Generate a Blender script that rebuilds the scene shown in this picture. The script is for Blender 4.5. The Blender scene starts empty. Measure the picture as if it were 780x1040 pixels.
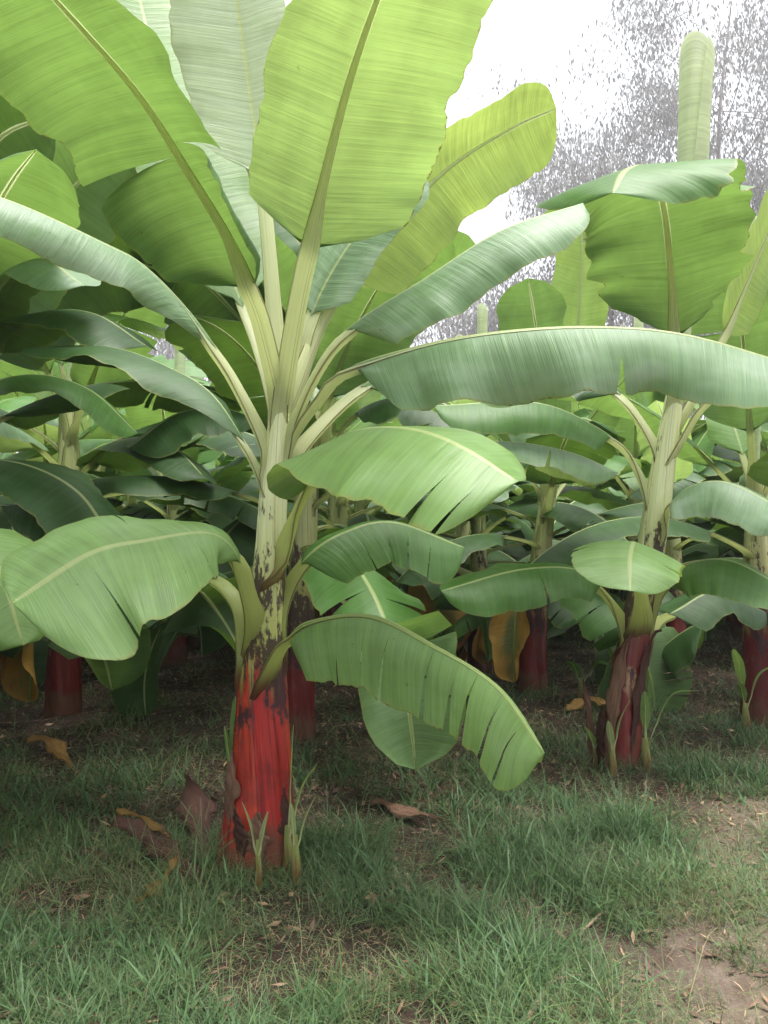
import bpy, math, random
import numpy as np

SC = bpy.context.scene
COL = SC.collection
F = 832.0            # focal length in pixels of the 780x1040 photograph
H = 1.12             # eye height
PITCH = math.atan(40 / F)
cp, sp = math.cos(PITCH), math.sin(PITCH)


def P(px, py, d):
    """point at ground distance d in front of the eye, seen at photograph pixel px, py"""
    a, b = (px - 390) / F, (520 - py) / F
    y, z = cp - b * sp, sp + b * cp
    k = d / y
    return np.array([a * k, d, H + z * k])


def gh(x, y):
    """height of the ground"""
    x = np.asarray(x, float); y = np.asarray(y, float)
    return (0.016 * np.sin(x * 2.1 + 0.7) * np.cos(y * 1.7) + 0.010 * np.sin(x * 5.3 + y * 3.1)
            + 0.006 * np.sin(x * 11.0 - y * 9.0 + 1.0) + 0.004 * np.sin(x * 23 + 2) * np.sin(y * 19))


# ------------------------------------------------------------------ objects
def tag(o, label=None, cat=None, group=None, kind=None):
    if label: o['label'] = label
    if cat: o['category'] = cat
    if group: o['group'] = group
    if kind: o['kind'] = kind
    return o


def empty(name, loc, label, cat, group=None):
    o = bpy.data.objects.new(name, None)
    o.empty_display_size = 0.1
    COL.objects.link(o)
    o.location = tuple(float(v) for v in loc)
    return tag(o, label, cat, group)


def mesh_obj(name, V, Fc, mat, parent=None, uv=None, smooth=True, loc=None):
    me = bpy.data.meshes.new(name)
    V = np.asarray(V, float)
    me.from_pydata([tuple(v) for v in V], [], [tuple(int(i) for i in f) for f in Fc])
    if uv is not None:
        l = me.uv_layers.new(name='UVMap')
        idx = np.empty(len(me.loops), np.int32)
        me.loops.foreach_get('vertex_index', idx)
        l.data.foreach_set('uv', np.asarray(uv, np.float32)[idx].ravel())
    if smooth:
        me.polygons.foreach_set('use_smooth', [True] * len(me.polygons))
    me.materials.append(mat)
    me.update()
    o = bpy.data.objects.new(name, me)
    COL.objects.link(o)
    if parent is not None: o.parent = parent
    if loc is not None: o.location = tuple(float(v) for v in loc)
    return o


def fast_mesh(name, V, Q, mat, uv, smooth=True):
    """big mesh of equal-sized faces, straight from arrays"""
    me = bpy.data.meshes.new(name)
    n = Q.shape[1]
    me.vertices.add(len(V)); me.vertices.foreach_set('co', V.astype(np.float32).ravel())
    me.loops.add(Q.size); me.loops.foreach_set('vertex_index', Q.astype(np.int32).ravel())
    me.polygons.add(len(Q)); me.polygons.foreach_set('loop_start', np.arange(0, Q.size, n, dtype=np.int32))
    me.polygons.foreach_set('use_smooth', np.full(len(Q), smooth))
    if uv is not None:
        l = me.uv_layers.new(name='UVMap')
        l.data.foreach_set('uv', uv.astype(np.float32)[Q.ravel()].ravel())
    me.update(calc_edges=True)
    me.materials.append(mat)
    o = bpy.data.objects.new(name, me)
    COL.objects.link(o)
    return o


# ------------------------------------------------------------------ materials
class NT:
    def __init__(s, name):
        s.m = bpy.data.materials.new(name); s.m.use_nodes = True
        s.t = s.m.node_tree; s.t.nodes.clear()
        s.out = s.n('ShaderNodeOutputMaterial')

    def n(s, typ, **kw):
        d = s.t.nodes.new(typ)
        for k, v in kw.items(): setattr(d, k, v)
        return d

    def link(s, a, b): s.t.links.new(a, b)

    def put(s, sock, v):
        if isinstance(v, bpy.types.NodeSocket): s.link(v, sock)
        elif isinstance(v, (tuple, list)) and sock.type == 'RGBA' and len(v) == 3: sock.default_value = (*v, 1)
        else: sock.default_value = v

    def math(s, op, a, b=0.0, c=0.0, clamp=False):
        d = s.n('ShaderNodeMath', operation=op); d.use_clamp = clamp
        for i, v in enumerate((a, b, c)): s.put(d.inputs[i], v)
        return d.outputs[0]

    def mix(s, f, a, b, blend='MIX'):
        d = s.n('ShaderNodeMix', data_type='RGBA', blend_type=blend)
        s.put(d.inputs['Factor'], f); s.put(d.inputs['A'], a); s.put(d.inputs['B'], b)
        for o in d.outputs:
            if o.type == 'RGBA': return o

    def step(s, v, lo, hi, a=0.0, b=1.0):
        d = s.n('ShaderNodeMapRange', interpolation_type='SMOOTHSTEP')
        s.put(d.inputs[0], v); s.put(d.inputs[1], lo); s.put(d.inputs[2], hi); s.put(d.inputs[3], a); s.put(d.inputs[4], b)
        return d.outputs[0]

    def noise(s, vec, scale=1.0, detail=3.0, rough=0.55, dist=0.0):
        d = s.n('ShaderNodeTexNoise')
        s.put(d.inputs['Vector'], vec); d.inputs['Scale'].default_value = scale
        d.inputs['Detail'].default_value = detail; d.inputs['Roughness'].default_value = rough
        d.inputs['Distortion'].default_value = dist
        return d.outputs['Fac']

    def vec(s, x, y, z=0.0):
        d = s.n('ShaderNodeCombineXYZ')
        s.put(d.inputs[0], x); s.put(d.inputs[1], y); s.put(d.inputs[2], z)
        return d.outputs[0]

    def uv(s):
        u = s.n('ShaderNodeTexCoord').outputs['UV']
        d = s.n('ShaderNodeSeparateXYZ'); s.link(u, d.inputs[0])
        return d.outputs[0], d.outputs[1], u

    def bump(s, h, strength=0.3, dist=0.01, normal=None):
        d = s.n('ShaderNodeBump'); d.inputs['Strength'].default_value = strength
        d.inputs['Distance'].default_value = dist; s.link(h, d.inputs['Height'])
        if normal is not None: s.link(normal, d.inputs['Normal'])
        return d.outputs[0]

    def principled(s, col, rough=0.5, spec=0.5, normal=None):
        d = s.n('ShaderNodeBsdfPrincipled')
        s.put(d.inputs['Base Color'], col); s.put(d.inputs['Roughness'], rough)
        s.put(d.inputs['Specular IOR Level'], spec)
        if normal is not None: s.link(normal, d.inputs['Normal'])
        return d.outputs[0]

    def translucent_mix(s, bs, col, fac, normal=None):
        tr = s.n('ShaderNodeBsdfTranslucent'); s.put(tr.inputs['Color'], col)
        if normal is not None: s.link(normal, tr.inputs['Normal'])
        m = s.n('ShaderNodeMixShader'); s.put(m.inputs[0], fac)
        s.link(bs, m.inputs[1]); s.link(tr.outputs[0], m.inputs[2])
        return m.outputs[0]

    def done(s, sh):
        s.link(sh, s.out.inputs['Surface']); return s.m


def leaf_mat(name, top, under, trans, tf=0.42, rough=0.42, wax=0.25, dead=0.0, wear=0.5):
    N = NT(name)
    u, v, uvs = N.uv()
    av = N.math('ABSOLUTE', v)
    rnd = N.n('ShaderNodeObjectInfo').outputs['Random']
    r10 = N.math('MULTIPLY', rnd, 37.0)
    uu = N.math('SUBTRACT', u, N.math('MULTIPLY', av, 0.035))       # veins sweep forward
    fine = N.noise(N.vec(N.math('MULTIPLY', uu, 330.0), N.math('MULTIPLY', v, 1.2), r10), 1.0, 2.0)
    band = N.noise(N.vec(N.math('MULTIPLY', uu, 46.0), N.math('MULTIPLY', v, 0.7), r10), 1.0, 2.5)
    broad = N.noise(N.vec(N.math('MULTIPLY', u, 3.2), N.math('MULTIPLY', v, 1.6), r10), 1.0, 3.0)
    geo = N.n('ShaderNodeNewGeometry')
    back = geo.outputs['Backfacing']
    base = N.mix(back, top, under)
    k = N.math('ADD', N.math('ADD', N.math('MULTIPLY', fine, 0.60), N.math('MULTIPLY', band, 0.48)), N.math('MULTIPLY', broad, 0.75))
    k = N.math('ADD', N.math('MULTIPLY', N.math('SUBTRACT', k, 0.92), 1.0), 1.0)
    kc = N.n('ShaderNodeCombineColor')
    for i in range(3): N.link(k, kc.inputs[i])
    base = N.mix(1.0, base, kc.outputs[0], 'MULTIPLY')
    trc = N.mix(1.0, trans, kc.outputs[0], 'MULTIPLY')
    # waxy bloom in patches
    wx = N.math('MULTIPLY', N.step(broad, 0.42, 0.7), wax)
    base = N.mix(wx, base, (0.30, 0.37, 0.30))
    # yellowing and brown scorched margin with specks
    mg = N.math('ADD', av, N.math('MULTIPLY', N.math('SUBTRACT', band, 0.5), 0.10))
    yel = N.math('MULTIPLY', N.step(mg, 0.955, 1.0), 0.6)
    edge = N.math('MULTIPLY', N.math('MULTIPLY', N.step(mg, 0.988, 1.012), 0.9), N.step(broad, .40, .62, .25, 1.0))
    spot = N.noise(N.vec(N.math('MULTIPLY', u, 24.0), N.math('MULTIPLY', v, 7.0), r10), 1.0, 3.0, 0.7)
    sp_ = N.math('MULTIPLY', N.step(spot, 0.685, 0.75), wear)
    br = N.math('MAXIMUM', edge, sp_)
    base = N.mix(yel, base, (0.26, 0.26, 0.06)); base = N.mix(br, base, (0.10, 0.055, 0.025))
    trc = N.mix(br, trc, (0.06, 0.03, 0.01))
    if dead:
        dn = N.step(N.math('ADD', N.math('MULTIPLY', broad, 0.9), N.math('MULTIPLY', av, 0.35)), 0.55 - 0.3 * dead, 0.80 - 0.3 * dead)
        base = N.mix(dn, base, N.mix(N.step(broad, 0.5, 0.7), (0.46, 0.27, 0.05), (0.15, 0.07, 0.03)))
        trc = N.mix(dn, trc, (0.30, 0.12, 0.01))
    # pale central strip
    mid = N.step(av, 0.022, 0.05, 0.85, 0.0)
    base = N.mix(mid, base, (0.36, 0.42, 0.18))
    hgt = N.math('ADD', N.math('MULTIPLY', fine, 0.25), N.math('MULTIPLY', band, 1.0))
    nr = N.bump(hgt, 0.6, 0.005)
    rg = N.math('ADD', rough, N.math('MULTIPLY', N.math('SUBTRACT', broad, 0.5), 0.25))
    rg = N.math('ADD', rg, N.math('MULTIPLY', back, 0.12))
    trc = N.mix(mid, trc, (0.70, 0.75, 0.42))
    bs = N.principled(base, rg, 0.36, nr)
    return N.done(N.translucent_mix(bs, trc, tf, nr))


def petiole_mat(name, lo, hi, margin, foot=None):
    """u runs along, v round the stalk (0.25 and 0.75 are the two margins)"""
    N = NT(name)
    u, v, uvs = N.uv()
    e = N.math('ABSOLUTE', N.math('SUBTRACT', N.math('MODULO', N.math('MULTIPLY', v, 2.0), 1.0), 0.5))  # 0 at the margins
    st = N.noise(N.vec(N.math('MULTIPLY', u, 2.5), N.math('MULTIPLY', v, 22.0), 0.0), 1.0, 3.0)
    bl = N.noise(N.vec(N.math('MULTIPLY', u, 9.0), N.math('MULTIPLY', v, 7.0), 3.0), 1.0, 4.0, 0.65)
    c = N.mix(N.step(u, 0.15, 0.75), lo, hi)
    c = N.mix(N.math('MULTIPLY', N.step(st, .35, .8), 0.55), c, (0.30, 0.40, 0.10))
    if foot: c = N.mix(N.step(N.math('ADD', u, N.math('MULTIPLY', N.math('SUBTRACT', st, .5), .12)), 0.03, 0.13, 1.0, 0.0), c, foot)
    m = N.step(N.math('ADD', e, N.math('MULTIPLY', N.math('SUBTRACT', bl, 0.5), 0.18)), 0.03, 0.085, 1.0, 0.0)
    m = N.math('MULTIPLY', m, N.step(u, 0.45, 0.75, 1.0, 0.25))
    c = N.mix(m, c, margin)
    b2 = N.math('MULTIPLY', N.step(bl, 0.63, 0.70), N.step(u, 0.05, 0.50, 1.0, 0.0))
    c = N.mix(b2, c, (0.045, 0.015, 0.018))
    nr = N.bump(st, 0.25, 0.004)
    return N.done(N.translucent_mix(N.principled(c, 0.42, 0.5, nr), N.mix(0.5, c, (0.84, 0.90, 0.55)), 0.62))


def stem_mat(name, red, red2, zr, mid, top, ztop, dark=0.62, peel=0.0):
    """u counts leaf sheaths round the stem, v is height in metres"""
    N = NT(name)
    u, v, uvs = N.uv()
    fl = N.math('FLOOR', u)
    wn = N.n('ShaderNodeTexWhiteNoise', noise_dimensions='1D'); N.link(fl, wn.inputs['W'])
    st = N.noise(N.vec(N.math('MULTIPLY', u, 7.0), N.math('MULTIPLY', v, 2.2), 0.0), 1.0, 4.0, 0.6)
    st2 = N.noise(N.vec(N.math('MULTIPLY', u, 30.0), N.math('MULTIPLY', v, 3.0), 5.0), 1.0, 2.0)
    bl = N.noise(N.vec(N.math('MULTIPLY', u, 1.3), N.math('MULTIPLY', v, 5.0), 9.0), 1.0, 5.0, 0.62, 0.4)
    bs = N.noise(N.vec(N.math('MULTIPLY', u, 5.0), N.math('MULTIPLY', v, 17.0), 2.0), 1.0, 4.0, 0.7)
    r = N.mix(N.step(wn.outputs[0], 0.3, 0.75), red, red2)
    r = N.mix(N.math('MULTIPLY', N.step(st, 0.42, 0.70), .9), r, (0.095, 0.012, 0.016))
    r = N.mix(N.math('MULTIPLY', N.step(bl, 0.46, 0.66), .6), r, (0.15, 0.022, 0.024))
    r = N.mix(N.math('MULTIPLY', N.step(st2, 0.55, 0.8), 0.35), r, (0.42, 0.14, 0.09))
    zz = N.math('ADD', v, N.math('MULTIPLY', N.math('SUBTRACT', st, 0.5), 0.55))
    g = N.mix(N.step(v, zr, ztop), mid, top)
    g = N.mix(N.math('MULTIPLY', N.step(st, 0.45, 0.75), 0.45), g, (0.20, 0.22, 0.06))
    c = N.mix(N.step(zz, zr - 0.10, zr + 0.08), r, g)
    if peel:
        pl = N.math('MULTIPLY', N.step(bl, 0.5, 0.56), N.step(N.math('ABSOLUTE', N.math('SUBTRACT', v, peel)), 0.12, 0.34, 1.0, 0.0))
        c = N.mix(pl, c, (0.34, 0.20, 0.12))
    # dark dried sheath patches round the change of colour, fewer above and below
    band = N.step(N.math('ABSOLUTE', N.math('SUBTRACT', v, zr + 0.10)), 0.05, 0.60, 0.16, 0.0)
    d = N.math('ADD', N.math('ADD', N.math('MULTIPLY', bl, 0.62), N.math('MULTIPLY', bs, 0.38)), band)
    d = N.step(d, dark, dark + 0.06)
    c = N.mix(N.math('MULTIPLY', d, 0.92), c, (0.032, 0.009, 0.014))
    # brown dry fibres at the foot
    ft = N.step(N.math('ADD', v, N.math('MULTIPLY', N.math('SUBTRACT', bl, 0.5), 0.62)), 0.05, 0.22, 1.0, 0.0)
    c = N.mix(N.math('MULTIPLY', ft, 0.85), c, N.mix(st, (0.05, 0.022, 0.016), (0.20, 0.11, 0.07)))
    fr = N.math('FRACT', u)
    cr = N.step(fr, 0.0, 0.05, 0.75, 0.0)
    c = N.mix(cr, c, (0.06, 0.02, 0.02))
    hgt = N.math('ADD', st, N.math('MULTIPLY', st2, 0.35))
    nr = N.bump(hgt, 0.4, 0.006)
    return N.done(N.principled(c, N.math('ADD', 0.20, N.math('MULTIPLY', d, 0.4)), 0.45, nr))


def dry_mat(name, a, b, tf=0.12):
    N = NT(name)
    u, v, uvs = N.uv()
    st = N.noise(N.vec(N.math('MULTIPLY', u, 4.0), N.math('MULTIPLY', v, 16.0), 0.0), 1.0, 4.0, 0.65)
    bl = N.noise(N.vec(N.math('MULTIPLY', u, 7.0), N.math('MULTIPLY', v, 2.0), 2.0), 1.0, 4.0)
    c = N.mix(N.step(st, 0.35, 0.68), a, b)
    c = N.mix(N.math('MULTIPLY', N.step(bl, 0.5, 0.7), 0.6), c, (0.045, 0.022, 0.018))
    nr = N.bump(st, 0.6, 0.006)
    return N.done(N.translucent_mix(N.principled(c, 0.75, 0.3, nr), b, tf))


def grass_mat(name, cols, tf=0.3):
    """u is random per blade, v runs root to tip"""
    N = NT(name)
    u, v, uvs = N.uv()
    rp = N.n('ShaderNodeValToRGB'); N.link(u, rp.inputs[0])
    cr = rp.color_ramp; cr.interpolation = 'LINEAR'
    while len(cr.elements) < len(cols): cr.elements.new(0.5)
    for e, (p, c) in zip(cr.elements, cols): e.position = p; e.color = (*c, 1)
    c = rp.outputs[0]
    c = N.mix(N.step(v, 0.0, 0.35, 0.35, 0.0), c, (0.16, 0.13, 0.07))
    bs = N.principled(c, 0.5, 0.35)
    return N.done(N.translucent_mix(bs, c, tf))


def plain_mat(name, a, b, scale=20.0, rough=0.8, stretch=(1, 1, 1), tf=0.0):
    N = NT(name)
    tc = N.n('ShaderNodeTexCoord').outputs['Object']
    mp = N.n('ShaderNodeMapping'); N.link(tc, mp.inputs[0]); mp.inputs['Scale'].default_value = stretch
    f = N.noise(mp.outputs[0], scale, 5.0, 0.65)
    c = N.mix(N.step(f, 0.3, 0.7), a, b)
    bs = N.principled(c, rough, 0.3, N.bump(f, 0.5, 0.02))
    return N.done(N.translucent_mix(bs, b, tf) if tf else bs)


M = {}
M['leaf'] = leaf_mat('banana_leaf_green', (0.072, 0.180, 0.032), (0.115, 0.205, 0.070), (0.17, 0.29, 0.055), 0.38, 0.46, 0.15)
M['leaf_lush'] = leaf_mat('banana_leaf_lush', (0.180, 0.315, 0.092), (0.17, 0.27, 0.10), (0.25, 0.38, 0.07), 0.38, 0.38, 0.18)
M['leaf_wax'] = leaf_mat('banana_leaf_waxy', (0.16, 0.275, 0.135), (0.18, 0.27, 0.14), (0.27, 0.38, 0.09), 0.34, 0.44, 0.55)
M['leaf_young'] = leaf_mat('banana_leaf_young', (0.34, 0.42, 0.26), (0.30, 0.38, 0.20), (0.46, 0.54, 0.22), 0.45, 0.42, 0.40, wear=0.2)
M['leaf_furled'] = leaf_mat('banana_leaf_rolled', (0.56, 0.63, 0.42), (0.56, 0.63, 0.42), (0.76, 0.82, 0.56), 0.50, 0.50, 0.10, wear=0.1)
M['leaf_glow'] = leaf_mat('banana_leaf_thin', (0.13, 0.26, 0.06), (0.165, 0.27, 0.085), (0.30, 0.43, 0.11), 0.45, 0.42, 0.12, wear=0.3)
M['leaf_thin'] = leaf_mat('banana_leaf_sheer', (0.14, 0.27, 0.06), (0.19, 0.30, 0.09), (0.42, 0.55, 0.11), 0.54, 0.42, 0.10, wear=0.3)
M['leaf_shaded'] = leaf_mat('banana_leaf_shaded', (0.034, 0.090, 0.020), (0.052, 0.105, 0.034), (0.085, 0.165, 0.018), 0.28, 0.50, 0.08)  # green leaf darkened to paint in the shade under the canopy
M['leaf_dead'] = leaf_mat('banana_leaf_dying', (0.12, 0.16, 0.035), (0.14, 0.17, 0.05), (0.22, 0.22, 0.03), 0.32, 0.6, 0.05, dead=0.45, wear=1.0)
M['petiole'] = petiole_mat('banana_petiole', (0.72, 0.73, 0.50), (0.64, 0.70, 0.42), (0.085, 0.022, 0.030))
M['petiole_low'] = petiole_mat('banana_petiole_low', (0.50, 0.54, 0.20), (0.40, 0.52, 0.19), (0.075, 0.020, 0.028), (0.16, 0.04, 0.03))
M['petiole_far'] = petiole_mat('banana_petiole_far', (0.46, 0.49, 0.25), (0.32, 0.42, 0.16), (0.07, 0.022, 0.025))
M['stem_red'] = stem_mat('banana_stem_red', (0.38, 0.017, 0.030), (0.48, 0.055, 0.030), 0.74, (0.42, 0.45, 0.13), (0.62, 0.66, 0.38), 1.40, 0.60)
M['stem_brown'] = stem_mat('banana_stem_brown', (0.145, 0.022, 0.023), (0.23, 0.065, 0.042), 0.78, (0.42, 0.42, 0.15), (0.58, 0.62, 0.34), 1.45, 0.585, 0.62)
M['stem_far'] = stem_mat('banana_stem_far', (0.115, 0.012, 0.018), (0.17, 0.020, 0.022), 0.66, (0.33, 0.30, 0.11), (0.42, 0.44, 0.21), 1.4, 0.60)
M['dry'] = dry_mat('dry_sheath', (0.10, 0.050, 0.035), (0.30, 0.17, 0.11))
M['dry_yellow'] = dry_mat('dry_leaf_ochre', (0.17, 0.085, 0.03), (0.34, 0.20, 0.05), 0.2)
M['dry_dark'] = dry_mat('dry_leaf_dark', (0.045, 0.018, 0.016), (0.12, 0.055, 0.04))


# ------------------------------------------------------------------ leaf geometry
def spline(pts, n):
    p = np.asarray(pts, float)
    q = np.vstack([2 * p[0] - p[1], p, 2 * p[-1] - p[-2]])
    out = []
    for i in range(len(p) - 1):
        a, b, c, d = q[i:i + 4]
        for t in np.linspace(0, 1, 24, endpoint=False):
            out.append(0.5 * (2 * b + (c - a) * t + (2 * a - 5 * b + 4 * c - d) * t * t + (3 * b - a - 3 * c + d) * t ** 3))
    out.append(p[-1]); out = np.array(out)
    s = np.r_[0, np.cumsum(np.linalg.norm(np.diff(out, axis=0), axis=1))]
    si = np.linspace(0, s[-1], n)
    return np.stack([np.interp(si, s, out[:, k]) for k in range(3)], 1), s[-1]


def unit(v): return v / (np.linalg.norm(v, axis=-1, keepdims=True) + 1e-9)


def sm(x, a, b):
    t = np.clip((x - a) / (b - a), 0, 1); return t * t * (3 - 2 * t)


def frames(C, n0, n1):
    T = unit(np.gradient(C, axis=0))
    k = np.linspace(0, 1, len(C))[:, None]
    N = np.asarray(n0, float) * (1 - k) + np.asarray(n1, float) * k
    N = unit(N - T * (N * T).sum(1, keepdims=True))
    return T, N, np.cross(T, N)


def profile(t, tip=0.2, base=0.11):
    b = np.clip(t / base, 0, 1) ** 0.6
    a = 1 - 0.30 * np.clip(0.45 - t, 0, 1) - 0.22 * np.clip(t - 0.45, 0, 1)
    c = np.sqrt(np.clip(1 - np.clip((t - (1 - tip)) / tip, 0, 1) ** 2.2, 0, 1))
    return b * a * c


def make_leaf(parent, base, pts, mat, pmat, b=0.25, w=(0.25, 0.25), n=None, f=(20, 20), curl=12, wave=10, seed=0,
              tears=((), ()), nt=64, nv=9, rs=0.07, rp=0.024, ext=None, name='leaf', label=None, tip=0.2, basew=0.11, ragged=0.35, fgrow=0.0, strips=((), ()), grav=0.0):
    rng = np.random.RandomState(seed + 11)
    pts = [np.asarray(p, float) for p in pts]
    if ext is not None: pts = [np.asarray(ext, float)] + pts
    C, L = spline(pts, 120)
    C = C - np.asarray(base, float)
    if n is None:
        r = C[-1] - C[0]; r[2] = 0; r = r / (np.linalg.norm(r) + 1e-6)
        n = np.array([0, 0, 0.75]) - 0.6 * r
    n = np.asarray(n, float)
    n0, n1 = (n[0], n[1]) if n.ndim == 2 else (n, n)
    T, N, S = frames(C, n0, n1)
    # stalk
    m = 34
    ii = np.linspace(0, 119, m)
    Cs = np.stack([np.interp(ii, np.arange(120), C[:, k]) for k in range(3)], 1)
    Ns = np.stack([np.interp(ii, np.arange(120), N[:, k]) for k in range(3)], 1)
    Ss = np.stack([np.interp(ii, np.arange(120), S[:, k]) for k in range(3)], 1)
    t = np.linspace(0, 1, m)
    bs = b * 0.85
    fl = 1 - sm(t, 0, max(bs, 0.05))
    tb = np.clip((t - b) / (1 - b), 0, 1)
    rw = np.where(t < bs, rp + (rs * 0.98 - rp) * fl ** 1.3, rp) * (1 - 0.42 * sm(tb, 0, .22) - 0.48 * tb)
    rt = np.where(t < bs, rp * 0.85 + (rs * 0.45 - rp * 0.85) * fl ** 1.5, rp * 0.85) * (1 - 0.42 * sm(tb, 0, .22) - 0.48 * tb)
    K = 12
    a = np.linspace(0, 2 * math.pi, K, endpoint=False)
    # channelled on the upper side
    ca, sa = np.cos(a), np.sin(a)
    sy = np.where(sa > 0, sa * 0.25, sa)
    off = rt * 0.55 * sm(t, b * 0.8, b + 0.05)
    V = (Cs[:, None, :] + Ss[:, None, :] * (rw[:, None] * ca[None])[..., None]
         + Ns[:, None, :] * (rt[:, None] * sy[None] - off[:, None] * 1.0)[..., None]).reshape(-1, 3)
    U = np.stack(np.broadcast_arrays(t[:, None] * 1.0, ((a / (2 * math.pi)) + 0.25)[None] % 1.0), -1).reshape(-1, 2)
    Fq = [(i * K + j, i * K + (j + 1) % K, (i + 1) * K + (j + 1) % K, (i + 1) * K + j) for i in range(m - 1) for j in range(K)]
    Fq.append(tuple(range((m - 1) * K, m * K)))
    stalk = (V, Fq, U)
    # blade
    i0 = b * 119
    VV, FF, UU = [], [], []
    Lb = L * (1 - b)
    ph = rng.uniform(0, 6.28, 8)

    def n1(x, step, k):
        g = np.random.RandomState(seed * 13 + k).uniform(-1, 1, int(3.2 / step) + 8)
        q = x / step; i = np.clip(np.floor(q).astype(int), 0, len(g) - 2); u = q - i; u = u * u * (3 - 2 * u)
        return g[i] * (1 - u) + g[i + 1] * u

    def at(tt):
        x = i0 + tt * (119 - i0)
        g = lambda A: np.stack([np.interp(x, np.arange(120), A[:, k]) for k in range(3)], -1)
        return g(C), g(N), g(S), g(T)

    for side, ws, fd, trs, sta in ((-1, w[0], f[0], tears[0], strips[0]), (1, w[1], f[1], tears[1], strips[1])):
        trs = sorted(trs)
        cuts = [0.0] + [q[0] for q in trs] + [1.0]
        dep = [1.0] + [q[1] for q in trs] + [1.0]
        for k in range(len(cuts) - 1):
            ta, tb_ = cuts[k], cuts[k + 1]
            rows = max(4, int(round(nt * (tb_ - ta))) + 1)
            vv = np.linspace(0, 1, nv)
            tr = np.linspace(ta, tb_, rows)
            t2 = np.repeat(tr[:, None], nv, 1)
            lo = np.clip((vv - dep[k]) / max(1e-3, 1 - dep[k]), 0, 1) if k > 0 else vv * 0
            hi = np.clip((vv - dep[k + 1]) / max(1e-3, 1 - dep[k + 1]), 0, 1) if k + 1 < len(cuts) - 1 else vv * 0
            gap = 0.003 + 0.010 * rng.rand() ** 2
            sfrac = (tr - ta) / (tb_ - ta)
            t2 = t2 + gap * (lo[None] * (1 - sfrac[:, None]) - hi[None] * sfrac[:, None])
            sh = 0.030 * vv ** 1.2 * (1 - t2)                 # the veins sweep forward
            tpos = np.clip(t2 + sh, 0, 1)
            c, nn, ss, tt = at(tpos)
            wd = ws * profile(tr, tip, basew)
            wd = wd * (1 + 0.09 * n1(tr * Lb, .33, 1 + side) + 0.05 * n1(tr * Lb, .11, 5 + side) + ragged * 0.06 * n1(tr * Lb, .035, 9 + side) - .10 * ragged * sm(n1(tr * Lb, .05, 20 + side), .65, .9))
            strip = rng.uniform(-1, 1) * 13 if len(trs) else 0.0
            if k < len(sta): strip = sta[k]
            c0, n0_, s0, t0 = at(t2)
            pos = c0.copy()
            dphi = wave * (1.5 * n1(tr * Lb, .30, 31 + side) + .8 * n1(tr * Lb, .13, 41 + side) + .22 * n1(tr * Lb, .05, 51 + side))
            fdt = fd + fgrow * (tr - 0.4)
            for j in range(1, nv):
                v = vv[j]
                cut = min(dep[k] if k > 0 else 1, dep[k + 1] if k + 1 < len(cuts) - 1 else 1)
                ex = strip * max(0, (v - cut)) / max(0.05, 1 - cut) if cut < 1 else 0.0
                phi = np.radians(fdt * (0.55 + 0.45 * v) + curl * v * v + dphi * v ** 1.5 + ex)
                dv = (vv[j] - vv[j - 1]) * wd
                pos[:, j] = pos[:, j - 1] * 0 + pos[:, j - 1] + (c0[:, j] - c0[:, j - 1])
                D_ = s0[:, j] * (side * np.cos(phi))[:, None] - n0_[:, j] * np.sin(phi)[:, None]
                if grav:
                    g_ = grav * min(1.0, v * 1.6)
                    D_ = unit(D_ * (1 - g_) + np.array([0, 0, -1.0]) * g_)
                pos[:, j] += D_ * dv[:, None]
            pos += tt * (0.06 * Lb * (vv ** 1.2)[None] * (1 - t2) * 0.5)[..., None]
            o = sum(len(x) for x in VV)
            VV.append(pos.reshape(-1, 3))
            UU.append(np.stack([t2 * Lb, np.broadcast_to(side * vv, t2.shape)], -1).reshape(-1, 2))
            for i in range(rows - 1):
                for j in range(nv - 1):
                    q = (o + i * nv + j, o + i * nv + j + 1, o + (i + 1) * nv + j + 1, o + (i + 1) * nv + j)
                    FF.append(q if side > 0 else q[::-1])
    leaf = mesh_obj(name, np.vstack(VV), FF, M[mat], parent, np.vstack(UU))
    if label: leaf['label'] = label
    # q order for side +1: (t,v),(t,v+1),(t+1,v+1): S x T = -(T x S) ; T x S = T x (T x N) = -N -> S x T = N : upper side out
    mesh_obj('midrib', stalk[0], stalk[1], M[pmat], leaf, stalk[2])
    return leaf


def make_stem(parent, base, pts, radii, mat, seed=0, sheaths=5, name='pseudostem', twist=0.8):
    rng = np.random.RandomState(seed + 5)
    n, K = 70, 60
    C, L = spline(pts, n)
    C = C - np.asarray(base, float)
    R = np.interp(np.linspace(0, 1, n), np.linspace(0, 1, len(radii)), radii)
    a = np.linspace(0, 2 * math.pi, K + 1)
    V, U = [], []
    ph = rng.uniform(0, 6.28, 4)
    for i in range(n):
        z = C[i, 2]
        u = (a / (2 * math.pi)) * sheaths + twist * z
        fr = u - np.floor(u)
        r = R[i] * (1 + 0.10 * (fr - 0.5) * (0.4 + 0.6 * np.abs(np.sin(u * 1.3 + ph[0]))) + 0.035 * np.sin(2 * a + ph[1] + z * 2) + 0.02 * np.sin(5 * a + z * 7 + ph[2]))
        V.append(np.stack([C[i, 0] + r * np.cos(a), C[i, 1] + r * np.sin(a), np.full(K + 1, z)], 1))
        U.append(np.stack([u + seed * 10, np.full(K + 1, z)], 1))
    Fq = [(i * (K + 1) + j, i * (K + 1) + j + 1, (i + 1) * (K + 1) + j + 1, (i + 1) * (K + 1) + j) for i in range(n - 1) for j in range(K)]
    return mesh_obj(name, np.vstack(V), Fq, M[mat], parent, np.vstack(U)), C + np.asarray(base, float)


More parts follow.
